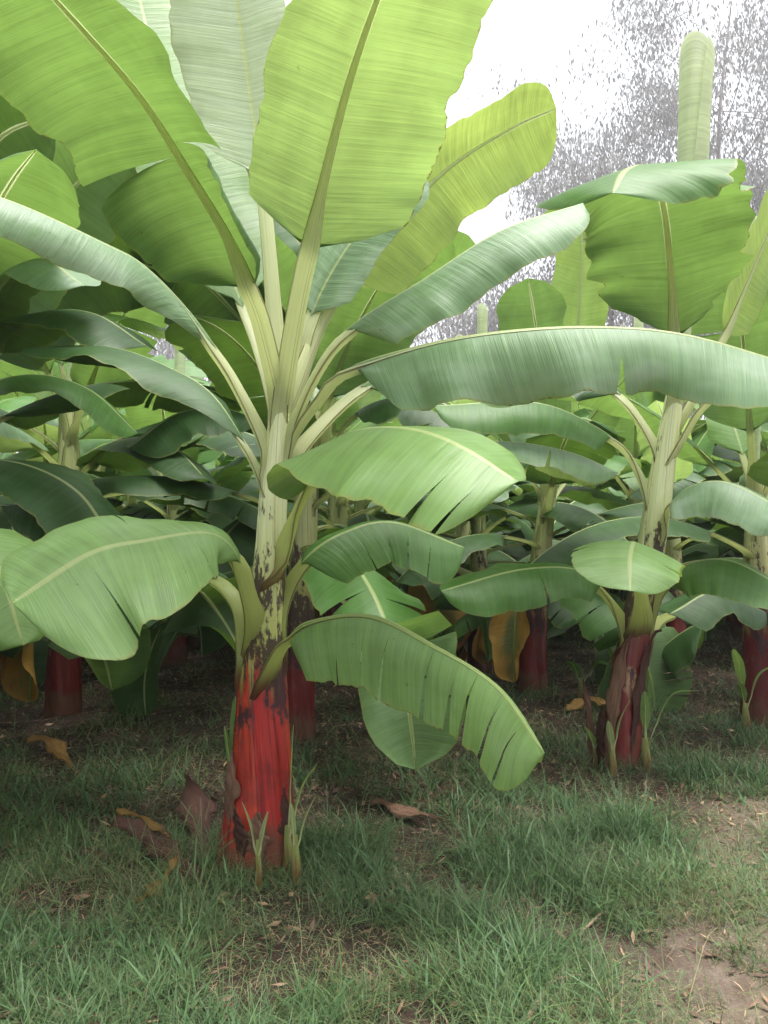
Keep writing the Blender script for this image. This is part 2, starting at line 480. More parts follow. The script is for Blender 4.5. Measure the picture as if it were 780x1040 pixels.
def make_strip(parent, base, pts, width, mat, n_hint=(0, -1, 0.2), name='dry_sheath', cup=35, seed=0, label=None, nt=26, nv=7, wave=10):
    """a dry sheath or leaf scrap: a cupped, ragged ribbon with thickness"""
    rng = np.random.RandomState(seed + 77)
    C, L = spline(pts, nt); C = C - np.asarray(base, float)
    T, N, S = frames(C, n_hint, n_hint)
    t = np.linspace(0, 1, nt)
    wd = width * (0.55 + 0.45 * np.sin(np.pi * np.clip(t * 0.8 + 0.12, 0, 1))) * (1 - sm(t, 0.75, 1.0) * 0.8)
    ph = rng.uniform(0, 6.28, 5)
    vv = np.linspace(-1, 1, nv)
    V, U = [], []
    for i in range(nt):
        for v in vv:
            an = math.radians(cup + wave * math.sin(t[i] * 11 + ph[0])) * v
            rr = wd[i] * (1 + 0.18 * math.sin(t[i] * 23 + ph[1] + v) + 0.10 * math.sin(t[i] * 57 + ph[2]))
            V.append(C[i] + S[i] * math.sin(an) / math.radians(cup) * rr - N[i] * (1 - math.cos(an)) / math.radians(cup) * rr
                     + N[i] * 0.006 * math.sin(t[i] * 31 + v * 5 + ph[3]))
            U.append((t[i] * L, v))
    Fq = [(i * nv + j, i * nv + j + 1, (i + 1) * nv + j + 1, (i + 1) * nv + j) for i in range(nt - 1) for j in range(nv - 1)]
    o = mesh_obj(name, V, Fq, M[mat], parent, U)
    md = o.modifiers.new('thickness', 'SOLIDIFY'); md.thickness = 0.003
    if label: o['label'] = label
    return o


def make_furled(parent, base, pts, radii, mat='leaf_furled'):
    """a rolled new leaf: a scroll of two and a bit turns, slanted at the mouth"""
    n, K = 44, 44
    C, L = spline(pts, n); C = C - np.asarray(base, float)
    R = np.interp(np.linspace(0, 1, n), np.linspace(0, 1, len(radii)), radii)
    V, U = [], []
    for i in range(n):
        t = i / (n - 1)
        for k in range(K):
            q = k / (K - 1); a = q * 2 * math.pi * 1.9 + 3.6 + t * 1.4
            r = R[i] * (1.0 - 0.30 * q)
            dz = -0.16 * sm(np.array(t), 0.86, 1.0) * (0.5 + 0.5 * math.cos(a - 1.0)) * (R[i] / 0.08)
            V.append(C[i] + np.array([r * math.cos(a), r * math.sin(a), float(dz)]))
            U.append((t * L, 0.2 + 0.65 * (1 - q)))
    Fq = [(i * K + j, i * K + j + 1, (i + 1) * K + j + 1, (i + 1) * K + j) for i in range(n - 1) for j in range(K - 1)]
    return mesh_obj('furled_leaf', V, Fq, M[mat], parent, U)


def axis_at(A, z):
    return np.array([np.interp(z, A[:, 2], A[:, k]) for k in range(3)])


# ------------------------------------------------------------------ the near plants, leaf by leaf
G_ROW = 'banana plants standing in rows'


def hand_plant(d, stem_px, radii, smat, label, leaves, seed, group=G_ROW, pm='petiole'):
    pts = [P(*q) for q in stem_px]
    base = pts[0].copy(); base[2] = float(gh(base[0], base[1])) - 0.02
    pts[0] = base
    root = empty('banana_plant', base, label, 'banana plant', group)
    st, A = make_stem(root, base, pts, radii, smat, seed)
    for i, lf in enumerate(leaves):
        lf = dict(lf)
        pp = [P(*q) for q in lf.pop('p')]
        mat = lf.pop('m', 'leaf')
        z0 = pp[0][2] - lf.pop('down', 0.15)
        ax = axis_at(A, z0)
        r = pp[1] - ax; r[2] = 0; r = r / (np.linalg.norm(r) + 1e-6)
        if lf.get('free'):
            lf.pop('free'); ext = None
        else:
            Rz = float(np.interp(ax[2], A[:, 2], np.interp(np.linspace(0, 1, len(A)), np.linspace(0, 1, len(radii)), radii)))
            ext = ax + r * Rz * .18
            lf.setdefault('rs', max(Rz * .98, .035))
            lf.setdefault('rp', .031 if d < 4 else .033)
        make_leaf(root, base, pp, mat, 'petiole_low' if pp[0][2] < 1.1 else pm, ext=ext, seed=seed * 100 + i, **lf)
    return root, base, A


T_ = lambda ts, d=0.25: tuple((t, d) for t in ts)

A_leaves = [
    dict(p=[(288, 400, 2.97), (300, 320, 2.88), (322, 210, 2.73), (352, 90, 2.5), (390, -20, 2.25), (440, -130, 2.0)], b=.36, w=(.37, .27), f=(6, 10), curl=8, wave=7, m='leaf_glow', tip=.3, rp=.036),
    dict(p=[(281, 395, 2.97), (262, 315, 2.85), (235, 245, 2.7), (190, 170, 2.5), (145, 100, 2.3), (85, 30, 2.1), (10, -50, 1.9)], b=.30, w=(.25, .33), f=(24, 12), curl=22, wave=13, m='leaf', rp=.038, tears=(T_((.47,), .2), T_((.43,), .1)), strips=((25, -4), (62, 2))),
    dict(p=[(283, 390, 3.02), (277, 300, 3.06), (268, 200, 3.12), (252, 80, 3.2), (238, -20, 3.25), (225, -120, 3.3)], b=.42, w=(.27, .20), n=(0.1, -1, .2), f=(-4, -4), curl=4, wave=4, m='leaf_young', rp=.028),
    dict(p=[(278, 400, 3.05), (235, 280, 3.3), (190, 150, 3.55), (155, 50, 3.75), (135, -30, 3.9)], b=.22, w=(.24, .24), rp=.022, n=(.3, -.9, .3), f=(0, 0), wave=5, m='leaf_glow'),
    dict(p=[(300, 395, 3.03), (330, 320, 3.13), (375, 255, 3.22), (450, 175, 3.32), (520, 130, 3.38), (565, 110, 3.42)], b=.34, w=(.25, .16), n=(-.35, .8, .5), f=(2, 4), curl=6, wave=9, m='leaf_thin', tip=.12, rp=.028),
    dict(p=[(298, 405, 3.05), (318, 315, 3.08), (362, 238, 3.1), (424, 170, 3.14)], b=.4, w=(.15, .15), n=(-.3, -.9, .2), f=(5, 5), wave=8, m='leaf_wax'),
    dict(p=[(296, 430, 2.96), (325, 370, 2.88), (360, 328, 2.84), (430, 283, 2.8), (510, 233, 2.8), (592, 206, 2.85)], b=.36, w=(.20, .22), n=(-.15, -.5, .85), f=(55, 24), curl=20, wave=14, m='leaf_wax', tip=.25, rp=.032),
    dict(p=[(298, 440, 2.95), (325, 402, 2.85), (352, 374, 2.75), (420, 352, 2.65), (500, 337, 2.55), (600, 331, 2.5), (700, 340, 2.46), (830, 378, 2.42)], b=.26, w=(.24, .26), n=(0, -.42, .9), f=(42, 50), curl=18, wave=19, m='leaf_wax', rp=.032, tears=((), T_((.60,), .5))),
    dict(p=[(281, 575, 2.94), (297, 525, 2.9), (318, 477, 2.82), (338, 447, 2.68), (375, 434, 2.5), (425, 436, 2.34), (475, 456, 2.22), (526, 489, 2.15)], b=.30, w=(.22, .31), n=(0, -.4, .9), f=(18, 22), curl=14, wave=13, m='leaf_lush', basew=.05, tip=.08, down=.08, tears=(T_((.5,), .5), T_((.60, .86, .94), .4))),
    dict(p=[(264, 650, 2.95), (252, 602, 2.86), (240, 562, 2.78), (212, 541, 2.7), (150, 548, 2.55), (90, 562, 2.45), (12, 612, 2.35)], b=.36, w=(.40, .25), strips=((3, -3, 4), ()), n=(0, -.62, .78), f=(10, -2), curl=12, wave=12, m='leaf_lush', basew=.75, tip=.14, tears=(T_((.30, .72), .12), T_((.5,), .5))),
    dict(p=[(272, 684, 2.94), (281, 662, 2.87), (295, 644, 2.78), (315, 630, 2.7), (375, 624, 2.55), (440, 655, 2.42), (505, 697, 2.35), (553, 765, 2.33)], b=.22, w=(.20, .215), n=(-.1, -.35, .9), f=(40, 50), curl=8, wave=7, m='leaf_lush', tip=.10, grav=.62, down=.07,
         tears=(T_((.3, .5, .7)), tuple(((.26, .6), (.37, .16), (.46, .1), (.60, .06), (.68, .3), (.735, .05), (.83, .14), (.91, .08)))), nt=90),
    dict(p=[(278, 635, 2.98), (290, 603, 2.99), (312, 565, 3.0), (350, 540, 3.05), (400, 530, 3.1), (472, 556, 3.15)], b=.36, w=(.20, .22), n=(0, -.45, .85), f=(20, 24), m='leaf', tears=(T_((.4, .7), .3), T_((.35, .52, .66, .8), .25)), grav=.3),
    dict(p=[(257, 660, 2.99), (240, 610, 3.05), (205, 580, 3.15), (150, 588, 3.3), (105, 625, 3.4)], b=.42, w=(.18, .18), n=(0, -.4, .9), f=(30, 30), m='leaf_shaded'),
    dict(p=[(272, 455, 2.98), (235, 380, 2.95), (200, 325, 2.9), (150, 272, 2.8), (105, 246, 2.7), (0, 200, 2.5), (-90, 185, 2.4)], b=.33, w=(.17, .16), basew=.3, n=(.2, -.35, .9), f=(40, 44), curl=18, wave=14, m='leaf_wax', rp=.030),
    dict(p=[(266, 485, 3.0), (220, 405, 3.1), (170, 372, 3.2), (110, 352, 3.3), (30, 352, 3.4)], b=.20, w=(.2, .2), basew=.3, rp=.022, n=(.2, -.1, .95), f=(22, 22), m='leaf_shaded'),
    dict(p=[(300, 460, 3.0), (345, 412, 3.1), (385, 381, 3.2), (440, 362, 3.3), (530, 395, 3.4)], b=.42, w=(.2, .2), n=(0, -.4, .9), f=(32, 32), m='leaf'),
]
rA, bA, axA = hand_plant(3.0, [(260, 872, 3.0), (265, 790, 3.0), (267, 700, 3.0), (272, 600, 3.0), (278, 500, 3.0), (285, 420, 3.0), (288, 385, 3.0)],
                         [.145, .112, .094, .072, .056, .048, .030], 'stem_red',
                         'big banana plant with bright crimson trunk and one torn drooping leaf, nearest the viewer', A_leaves, 1)

D_leaves = [
    dict(p=[(686, 400, 4.3), (684, 330, 4.22), (680, 262, 4.05), (673, 205, 3.88), (658, 170, 3.62), (636, 172, 3.36), (622, 196, 3.2)], b=.20, w=(.42, .44), f=(14, 12), curl=20, wave=19, m='leaf', basew=.22, ragged=1.2, tears=((), T_((.57,), .72)), n=((.1, .85, .5), (0, -.3, .9))),
    dict(p=[(695, 420, 4.35), (720, 370, 4.4), (752, 300, 4.45), (790, 215, 4.5), (830, 150, 4.5)], b=.35, w=(.25, .27), m='leaf_thin', n=(-.5, .6, .5), f=(0, 4)),
    dict(p=[(692, 445, 4.3), (712, 412, 4.25), (740, 385, 4.2), (790, 365, 4.1), (850, 375, 4.0)], b=.36, w=(.24, .24), m='leaf_shaded', f=(25, 25)),
    dict(p=[(672, 465, 4.33), (640, 412, 4.4), (610, 386, 4.5), (560, 372, 4.6), (490, 392, 4.7)], b=.40, w=(.25, .25), m='leaf_shaded', n=(0, -.3, .9), f=(25, 25)),
    dict(p=[(664, 520, 4.33), (640, 462, 4.3), (600, 430, 4.2), (540, 408, 4.1), (440, 412, 4.0)], b=.38, w=(.24, .24), m='leaf', n=(0, -.35, .9), f=(30, 34)),
    dict(p=[(676, 520, 4.25), (698, 495, 4.1), (740, 490, 3.95), (810, 525, 3.8)], b=.26, w=(.24, .24), m='leaf_wax', n=(0, -.45, .85), f=(26, 26), wave=12),
    dict(p=[(652, 625, 4.22), (650, 590, 4.05), (648, 562, 3.9), (644, 550, 3.72), (640, 568, 3.5), (640, 600, 3.38)], b=.36, w=(.26, .26), m='leaf_lush', n=((0, .2, 1), (0, -.8, .6)), f=(12, 12), wave=8, tip=.25, tears=(T_((.7,), .6), T_((.62, .85), .5))),
    dict(p=[(657, 630, 4.3), (675, 592, 4.25), (700, 572, 4.15), (745, 570, 4.0), (810, 605, 3.9)], b=.32, w=(.22, .22), m='leaf', n=(0, -.45, .85), f=(28, 28)),
    dict(p=[(640, 650, 4.3), (622, 612, 4.3), (592, 580, 4.2), (530, 578, 4.1), (448, 600, 4.0)], b=.34, w=(.22, .2), m='leaf', n=(0, -.45, .85), f=(20, 18), tears=(T_((.45,)), ())),
    dict(p=[(658, 640, 4.4), (690, 618, 4.6), (730, 600, 4.7), (778, 622, 4.8)], b=.36, w=(.2, .2), m='leaf_shaded', n=(0, -.4, .9), f=(25, 25)),
]
rD, bD, axD = hand_plant(4.33, [(628, 776, 4.33), (636, 700, 4.33), (648, 630, 4.33), (662, 550, 4.33), (674, 470, 4.33), (684, 410, 4.33), (688, 380, 4.33)],
                         [.110, .095, .082, .074, .068, .054, .040], 'stem_brown',
                         'banana plant with peeling brown trunk and a tall furled leaf, seedlings at its foot', D_leaves, 2)
make_furled(rD, bD, [P(690, 400, 4.33), P(696, 300, 4.34), P(702, 190, 4.35), P(707, 40, 4.36)], [.03, .05, .085, .09, .097])


# ------------------------------------------------------------------ a generated plant, for the rows behind
def auto_leaf(parent, A, z0, az, L, el, droop, mat, rng, seed, w=.25, pm='petiole_far', hi=False, rp=.024, tears=True):
    """el: rise of the stalk in degrees; droop: how far the leaf has bent over at its tip (degrees)"""
    st = axis_at(A, z0)
    r = np.array([math.cos(az), math.sin(az), 0])
    side = np.array([-r[1], r[0], 0]) * rng.uniform(-.15, .15)
    pts = [axis_at(A, z0 - .22) + r * .03, st + r * .05]
    p = pts[-1].copy(); n = 7
    for k in range(n):
        q = (k + 1) / n
        e = math.radians(el - droop * q ** 1.3)
        p = p + (r * math.cos(e) + np.array([0, 0, math.sin(e)]) + side * q) * L / n
        pts.append(p.copy())
    tr = ((), ())
    if tears and rng.rand() < .8:
        tr = tuple(tuple((float(x), .15) for x in sorted(rng.uniform(.2, .9, rng.randint(1, 6)))) for _ in range(2))
    fold = rng.uniform(5, 20) + max(0, (60 - el)) * .35
    return make_leaf(parent, (0, 0, 0), pts, mat, pm, b=.27, w=(w * rng.uniform(.85, 1.1), w * rng.uniform(.85, 1.1)), f=(fold, fold + rng.uniform(-10, 10)),
                     curl=14, wave=11, seed=seed, tears=tr, nt=56 if hi else 30, nv=8 if hi else 6, rp=rp)


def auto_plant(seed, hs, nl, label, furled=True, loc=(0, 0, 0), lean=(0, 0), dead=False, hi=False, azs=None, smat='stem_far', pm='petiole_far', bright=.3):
    rng = np.random.RandomState(seed)
    root = empty('banana_plant', loc, label, 'banana plant', G_ROW)
    pts = [np.array([lean[0] * q ** 1.5, lean[1] * q ** 1.5, hs * q - .02]) for q in (0, .25, .5, .75, 1)]
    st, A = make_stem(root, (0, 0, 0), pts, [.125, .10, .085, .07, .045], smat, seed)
    az = rng.uniform(0, 6.28)
    for i in range(nl):
        q = i / (nl - 1)                       # 0 the oldest and lowest
        z0 = hs * (.44 + .52 * q ** .8)
        el = -4 + 86 * q ** .9 + rng.uniform(-6, 6)
        dr = 95 - 60 * q + rng.uniform(-12, 12)
        L = (1.45 + .5 * math.sin(math.pi * min(1, q + .15))) * rng.uniform(.9, 1.08)
        x = rng.rand()
        mat = 'leaf_shaded' if q < .62 and x < .75 else ('leaf_glow' if x < bright * (.4 + q) else ('leaf_wax' if x > .85 else 'leaf'))
        a = az if azs is None or i >= len(azs) else azs[i]
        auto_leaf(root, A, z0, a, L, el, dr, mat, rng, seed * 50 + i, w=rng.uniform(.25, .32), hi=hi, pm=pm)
        az += 2.4
    if furled:
        top = pts[-1]
        make_furled(root, (0, 0, 0), [top - np.array([0, 0, .15]), top + np.array([.02, 0, .5]), top + np.array([.03, .01, 1.0]), top + np.array([.05, .02, rng.uniform(1.4, 1.75)])], [.025, .035, .055, .05])
    if dead:
        for k in range(2 if dead is True else dead):
            a = rng.uniform(3.4, 6.0)
            r = np.array([math.cos(a), math.sin(a), 0]); z = hs * rng.uniform(.42, .5)
            pp = [np.array([0, 0, z - .1]) + r * .05, np.array([0, 0, z + .02]) + r * .16, np.array([0, 0, z - .12]) + r * .27, np.array([0, 0, z - .4]) + r * .32, np.array([0, 0, .12]) + r * .33]
            make_leaf(root, (0, 0, 0), pp, 'leaf_dead', pm, b=.25, w=(.20, .21), f=(40, 44), curl=25, wave=24, seed=seed + k, nt=30, nv=6, name='dead_leaf', label='withered yellow brown leaf hanging down')
    return root


def copy_tree(o, parent=None):
    c = o.copy(); COL.objects.link(c)
    if parent is not None: c.parent = parent; c.matrix_parent_inverse = o.matrix_parent_inverse.copy()
    for ch in list(o.children): copy_tree(ch, c)
    return c


UX, UY, VX, VY = 1.70, 1.33, 0.0, 2.1
A0 = bA[:2]


def spot(i, j): return (A0[0] + i * UX + j * VX, A0[1] + i * UY + j * VY)


# the plants of the first two rows, each grown for itself
xC = P(300, 745, 5.0)[0]
rC = auto_plant(21, 2.0, 13, 'slim banana plant right behind the bright crimson trunk of the nearest plant', loc=(xC, 5.0, 0), lean=(.10, 0), furled=False)
for k, (pp, mt, nn, ww) in enumerate((
    ([(316, 470, 5.0), (285, 385, 4.95), (240, 320, 4.85), (190, 275, 4.75), (130, 262, 4.7)], 'leaf_shaded', (-.1, .5, .8), .34),
    ([(320, 470, 5.0), (345, 385, 5.0), (380, 320, 5.0), (430, 275, 5.0), (490, 270, 5.0)], 'leaf', (0, .5, .8), .34),
    ([(316, 460, 5.0), (296, 370, 5.1), (262, 290, 5.2), (235, 220, 5.2), (210, 165, 5.2)], 'leaf_shaded', (0, -.9, .3), .38),
    ([(322, 490, 5.0), (350, 430, 4.9), (390, 405, 4.8), (440, 405, 4.7), (500, 440, 4.6)], 'leaf_shaded', (0, -.3, .9), .34),
    ([(314, 490, 5.0), (280, 440, 4.9), (230, 415, 4.8), (180, 420, 4.7), (130, 455, 4.6)], 'leaf_shaded', (0, -.3, .9), .34),
)):
    make_leaf(rC, np.array(rC.location), [P(*q) for q in pp], mt, 'petiole_far', b=.34, w=(ww, ww), n=nn, f=(14, 16), wave=13, seed=700 + k, nt=40, nv=7)
rE = auto_plant(35, 1.85, 12, 'banana plant with an upright yellow green new leaf, behind the peeling trunk', loc=(P(540, 700, 6.6)[0], 6.6, 0), lean=(.18, 0), furled=False, dead=1)
bE = np.array(rE.location)
make_leaf(rE, bE, [P(574, 440, 6.6), P(582, 380, 6.6), P(588, 320, 6.58), P(591, 255, 6.55), P(588, 190, 6.5)], 'leaf_thin', 'petiole_far', b=.22, w=(.24, .24), n=(0, -1, .2), f=(-6, -6), curl=0, wave=4, seed=3)
auto_plant(44, 1.7, 11, 'banana plant with smooth dark red trunk at the right edge of the clearing', loc=(P(772, 732, 5.45)[0], 5.45, 0), hi=True, azs=[2.6, 5.2, 0.6, 3.6, 1.2])
auto_plant(52, 2.35, 13, 'banana plant with dark crimson trunk and a dying leaf, behind the broad pale leaf', loc=(P(65, 715, 5.8)[0], 5.8, 0), dead=1, azs=[4.4, 1.0, 3.3, 0, 5.4])
rL = auto_plant(61, 2.1, 13, 'banana plant mostly out of sight whose leaves hang in from the left side', loc=(-2.2, 3.85, 0), hi=True, pm='petiole')
make_leaf(rL, np.array(rL.location), [np.array([-2.17, 3.83, .75]), P(-110, 560, 3.4), P(-60, 535, 3.05), P(-10, 560, 2.75), P(24, 655, 2.6)], 'leaf_lush', 'petiole', b=.35, w=(.2, .2), n=(.2, -.6, .8), f=(25, 25), seed=9)
for k, (pp, mt, nn, ww) in enumerate((
    ([(-85, 420, 3.85), (-40, 320, 3.8), (25, 250, 3.7), (75, 190, 3.65), (128, 150, 3.7)], 'leaf', (-.2, .7, .6), .27),
    ([(-85, 430, 3.85), (-20, 350, 3.7), (40, 318, 3.6), (95, 318, 3.5), (150, 352, 3.4)], 'leaf_shaded', (.1, -.2, .95), .24),
    ([(-85, 400, 3.9), (-50, 290, 4.0), (-5, 210, 4.1), (50, 160, 4.2), (110, 130, 4.3)], 'leaf_shaded', (-.3, .6, .6), .28),
    ([(-85, 460, 3.85), (-30, 400, 3.9), (30, 380, 4.0), (90, 395, 4.1), (140, 440, 4.2)], 'leaf', (.1, -.3, .9), .24),
    ([(-85, 430, 4.0), (-30, 330, 4.3), (30, 240, 4.5), (80, 190, 4.6), (130, 165, 4.7)], 'leaf', (-.3, .7, .6), .3),
    ([(-85, 440, 4.0), (-10, 350, 4.3), (60, 290, 4.5), (120, 265, 4.6), (180, 280, 4.7)], 'leaf_shaded', (-.3, .6, .7), .3),
    ([(-85, 380, 3.9), (-70, 290, 3.7), (-40, 200, 3.5), (0, 140, 3.4), (50, 118, 3.35)], 'leaf_shaded', (-.3, .8, .5), .26),
    ([(-85, 440, 3.85), (-40, 350, 3.6), (0, 290, 3.4), (40, 262, 3.3), (85, 290, 3.2)], 'leaf_wax', (-.1, -.3, .9), .2),
    ([(-85, 500, 3.85), (-40, 470, 3.8), (20, 470, 3.7), (80, 500, 3.6), (120, 560, 3.55)], 'leaf_shaded', (.1, -.3, .9), .24),
)):
    pq = [P(*q) for q in pp]
    make_leaf(rL, np.array(rL.location), pq, mt, 'petiole', b=.3, w=(ww, ww), n=nn, f=(14, 16), wave=12, seed=600 + k)
rH = auto_plant(77, 1.75, 12, 'banana plant with two withered ochre leaves hanging against its trunk', loc=(P(487, 668, 7.6)[0], 7.6, 0), dead=3, furled=True, azs=[3.3, 5.6, .4])
for k, (pp, ww) in enumerate((
    ([(482, 590, 7.5), (462, 578, 7.35), (448, 592, 7.2), (446, 630, 7.1), (452, 668, 7.1)], .27),
    ([(488, 592, 7.5), (500, 586, 7.35), (506, 605, 7.2), (504, 640, 7.15), (500, 668, 7.1)], .17),
)):
    make_leaf(rH, np.array(rH.location), [P(*q) for q in pp], 'leaf_dead', 'petiole_far', b=.25, w=(ww, ww), n=(0, -1, .1), f=(10, 10), curl=25, wave=22, seed=800 + k, nt=36, nv=7, name='dead_leaf', label='broad withered yellow brown leaf hanging down', rp=.03)
auto_plant(83, 1.7, 12, 'banana plant with dark maroon trunk seen between the peeling trunk and the right edge', loc=(P(686, 675, 7.9)[0], 7.9, 0))

auto_plant(67, 1.8, 12, 'banana plant beside the clearing, added unseen outside the left edge for its shade', loc=(-3.05, 1.75, 0), azs=[3.2, 1.6, 4.4, 2.4])  # out-of-view plant added to shade the left foreground

# the rows deeper in: four kinds, copied
DEEP = 'banana plant deep in the shaded rows, partly seen between nearer leaves, the side ones unseen and added for shade'
protos = [auto_plant(s, h, 16, DEEP, furled=fu, bright=.12, dead=(1 if s != 113 else 2)) for s, h, fu in ((101, 1.8, True), (113, 1.9, False), (127, 1.7, True), (139, 2.0, False))]
rngp = np.random.RandomState(8)
used = 0
taken = [(xC, 5.0), (1.2, 6.6), (2.5, 5.45), (-2.27, 5.8), (-2.2, 3.85), (.87, 7.6), (2.8, 7.9), (A0[0], 3.0), (1.24, 4.33)]
for j in range(1, 10):
    for i in range(-9, 12):
        x, y = spot(i, j)
        x += rngp.uniform(-.25, .25); y += rngp.uniform(-.25, .25)
        if y < 3.3 or y > 21 or abs(x) > .5 * y + 3.6 or (y < 4.5 and abs(x) < 3): continue  # width reaches past the view: unseen plants added to block side light
        if x > 0 and y < 3.0 + .78 * (x + .46) - .4: continue
        if min((x - a) ** 2 + (y - b) ** 2 for a, b in taken) < 1.3 ** 2: continue
        taken.append((x, y))
        k = used % 4
        o = protos[k] if used < 4 else copy_tree(protos[k])
        o.location = (x, y, float(gh(x, y)))
        o.rotation_euler = (0, 0, rngp.uniform(0, 6.28))
        s = rngp.uniform(1.0, 1.28); o.scale = (s, s, s)
        used += 1
print('deep plants', used)

# ------------------------------------------------------------------ dry sheaths on the near stems
for pts, wd, mt, nh, sd in (
    ([P(236, 872, 2.93), P(233, 830, 2.92), P(232, 795, 2.91), P(236, 762, 2.93)], .035, 'dry', (-.7, -.7, 0), 1),
    ([P(262, 880, 2.87), P(260, 850, 2.86), P(262, 825, 2.87)], .040, 'dry', (0, -1, 0), 2),
    ([P(288, 875, 2.93), P(292, 835, 2.92), P(288, 800, 2.93)], .030, 'dry_dark', (.8, -.6, 0), 3),
    ([P(246, 880, 2.88), P(243, 850, 2.86), P(238, 822, 2.85)], .026, 'dry_dark', (-.3, -.9, 0), 4),
):
    make_strip(rA, bA, pts, wd, mt, nh, seed=sd)
for pts, wd, mt, nh, sd in (
    ([P(618, 780, 4.23), P(622, 720, 4.22), P(634, 660, 4.23), P(645, 640, 4.22)], .035, 'dry', (-.3, -.9, 0), 5),
    ([P(640, 782, 4.23), P(648, 720, 4.23), P(662, 650, 4.23), P(672, 640, 4.2)], .03, 'dry_dark', (.5, -.8, 0), 6),
    ([P(612, 782, 4.26), P(608, 750, 4.26), P(612, 715, 4.26)], .03, 'dry_dark', (-.8, -.5, 0), 7),
):
    make_strip(rD, bD, pts, wd, mt, nh, seed=sd)


# ------------------------------------------------------------------ seedlings (suckers) round the stems
M['shoot'] = petiole_mat('seedling_shoot', (0.24, 0.05, 0.04), (0.36, 0.40, 0.16), (0.20, 0.05, 0.04))


def sucker(px, py, d, label, blades, r0=.016, group='banana seedlings at the foot of the trunks'):
    base = P(px, py, d); base[2] = float(gh(base[0], base[1])) - .01
    root = empty('banana_seedling', base, label, 'seedling', group)
    hb = .12
    pts = [np.array([0, 0, 0]), np.array([.004, 0, hb * .5]), np.array([0, 0, hb]), np.array([0, 0, hb * 1.4])]
    C, L = spline(pts, 12); R = np.linspace(r0, r0 * .45, 12); K = 12
    a = np.linspace(0, 6.2832, K, endpoint=False)
    V = [(C[i, 0] + R[i] * math.cos(q), C[i, 1] + R[i] * math.sin(q), C[i, 2]) for i in range(12) for q in a]
    U = [(i / 11, (q / 6.2832)) for i in range(12) for q in a]
    Fq = [(i * K + j, i * K + (j + 1) % K, (i + 1) * K + (j + 1) % K, (i + 1) * K + j) for i in range(11) for j in range(K)]
    mesh_obj('shoot', V, Fq, M['shoot'], root, U)
    for i, (tx, ty, td, wd, mt) in enumerate(blades):
        tipp = P(tx, ty, td) - base
        hl = np.linalg.norm(tipp[:2])
        mid = tipp * np.array([.45, .45, .62]) + np.array([0, 0, .35 * hl])
        tipp = tipp + np.array([0, 0, -.15 * hl])
        make_leaf(root, (0, 0, 0), [np.array([0, 0, .03]), np.array([0, 0, .10]), mid, tipp], mt, 'petiole', b=.42, w=(wd * 1.25, wd * 1.25), f=(-12, -8), curl=8, wave=16, seed=px + i, nt=30, nv=5, rs=.012, rp=.006, tip=.55, basew=.35)
    return root


sucker(292, 858, 2.90, 'taller pale seedling with upright narrow leaf, right of the crimson trunk', [(298, 735, 2.9, .022, 'leaf_lush'), (322, 770, 2.85, .016, 'leaf_lush')], .022)
sucker(300, 866, 2.82, 'short reddish seedling with one small leaf at the right foot of the crimson trunk', [(320, 806, 2.8, .012, 'leaf_young'), (296, 815, 2.8, .010, 'leaf_young')], .020)
sucker(262, 868, 2.78, 'small yellow green seedling in front of the crimson trunk', [(246, 812, 2.75, .013, 'leaf_young'), (272, 822, 2.75, .010, 'leaf_young')], .014)
sucker(239, 770, 3.25, 'thin green shoot standing up at the left side of the crimson trunk', [(239, 705, 3.2, .018, 'leaf'), (228, 735, 3.2, .012, 'leaf')], .012)
sucker(656, 765, 4.25, 'seedling with long arching leaf, right of the peeling brown trunk', [(710, 693, 4.15, .028, 'leaf_lush'), (655, 700, 4.2, .02, 'leaf_lush'), (672, 740, 4.2, .014, 'leaf')], .028)
sucker(622, 775, 4.15, 'seedling with broad light leaf, in front of the peeling brown trunk', [(640, 708, 4.1, .035, 'leaf'), (618, 730, 4.1, .016, 'leaf_young')], .022)
sucker(604, 768, 4.3, 'thin seedling left of the peeling brown trunk', [(594, 735, 4.25, .016, 'leaf_lush'), (612, 740, 4.25, .012, 'leaf')], .014)
sucker(757, 715, 5.2, 'leafy seedling left of the smooth dark red trunk', [(745, 655, 5.1, .03, 'leaf_lush'), (785, 672, 5.1, .03, 'leaf_lush'), (750, 690, 5.1, .02, 'leaf')], .03)
sucker(590, 700, 6.2, 'seedling with drooping leaf beside the trunk with the yellow dying leaf', [(624, 672, 6.1, .05, 'leaf'), (575, 668, 6.1, .03, 'leaf')], .03)

# dry stub beside the peeling trunk
sb = P(600, 770, 4.32); sb[2] = 0
st_ = empty('dry_stalk', sb, 'dry brown split stalk standing left of the peeling brown trunk', 'stalk')
make_strip(st_, sb, [P(603, 775, 4.32), P(600, 740, 4.31), P(597, 712, 4.30), P(592, 690, 4.28)], .022, 'dry', (0, -1, .1), name='outer_sheath', cup=60, seed=21)
make_strip(st_, sb, [P(609, 775, 4.34), P(610, 745, 4.34), P(614, 725, 4.33)], .018, 'dry_dark', (.3, -1, .1), name='inner_sheath', cup=60, seed=22)


# ------------------------------------------------------------------ dead leaves and sticks lying on the ground
def gpt(px, py, up=.02):
    """point on the ground seen at pixel px, py"""
    a, b = (px - 390) / F, (520 - py) / F
    y, z = cp - b * sp, sp + b * cp
    k = -H / z
    x_, y_ = a * k, y * k
    return np.array([x_, y_, float(gh(x_, y_)) + up])


def ground_leaf(px_pts, ups, width, mat, label, nh=(0, -.3, 1), cup=30, seed=0, name='dead_leaf', cat='dead leaf', group='dead leaves lying on the ground'):
    pts = [gpt(x, y, u) for (x, y), u in zip(px_pts, ups)]
    b = pts[0].copy()
    o = make_strip(None, b, pts, width, mat, nh, name=name, cup=cup, seed=seed, wave=14)
    o.location = tuple(b)
    return tag(o, label, cat, group)


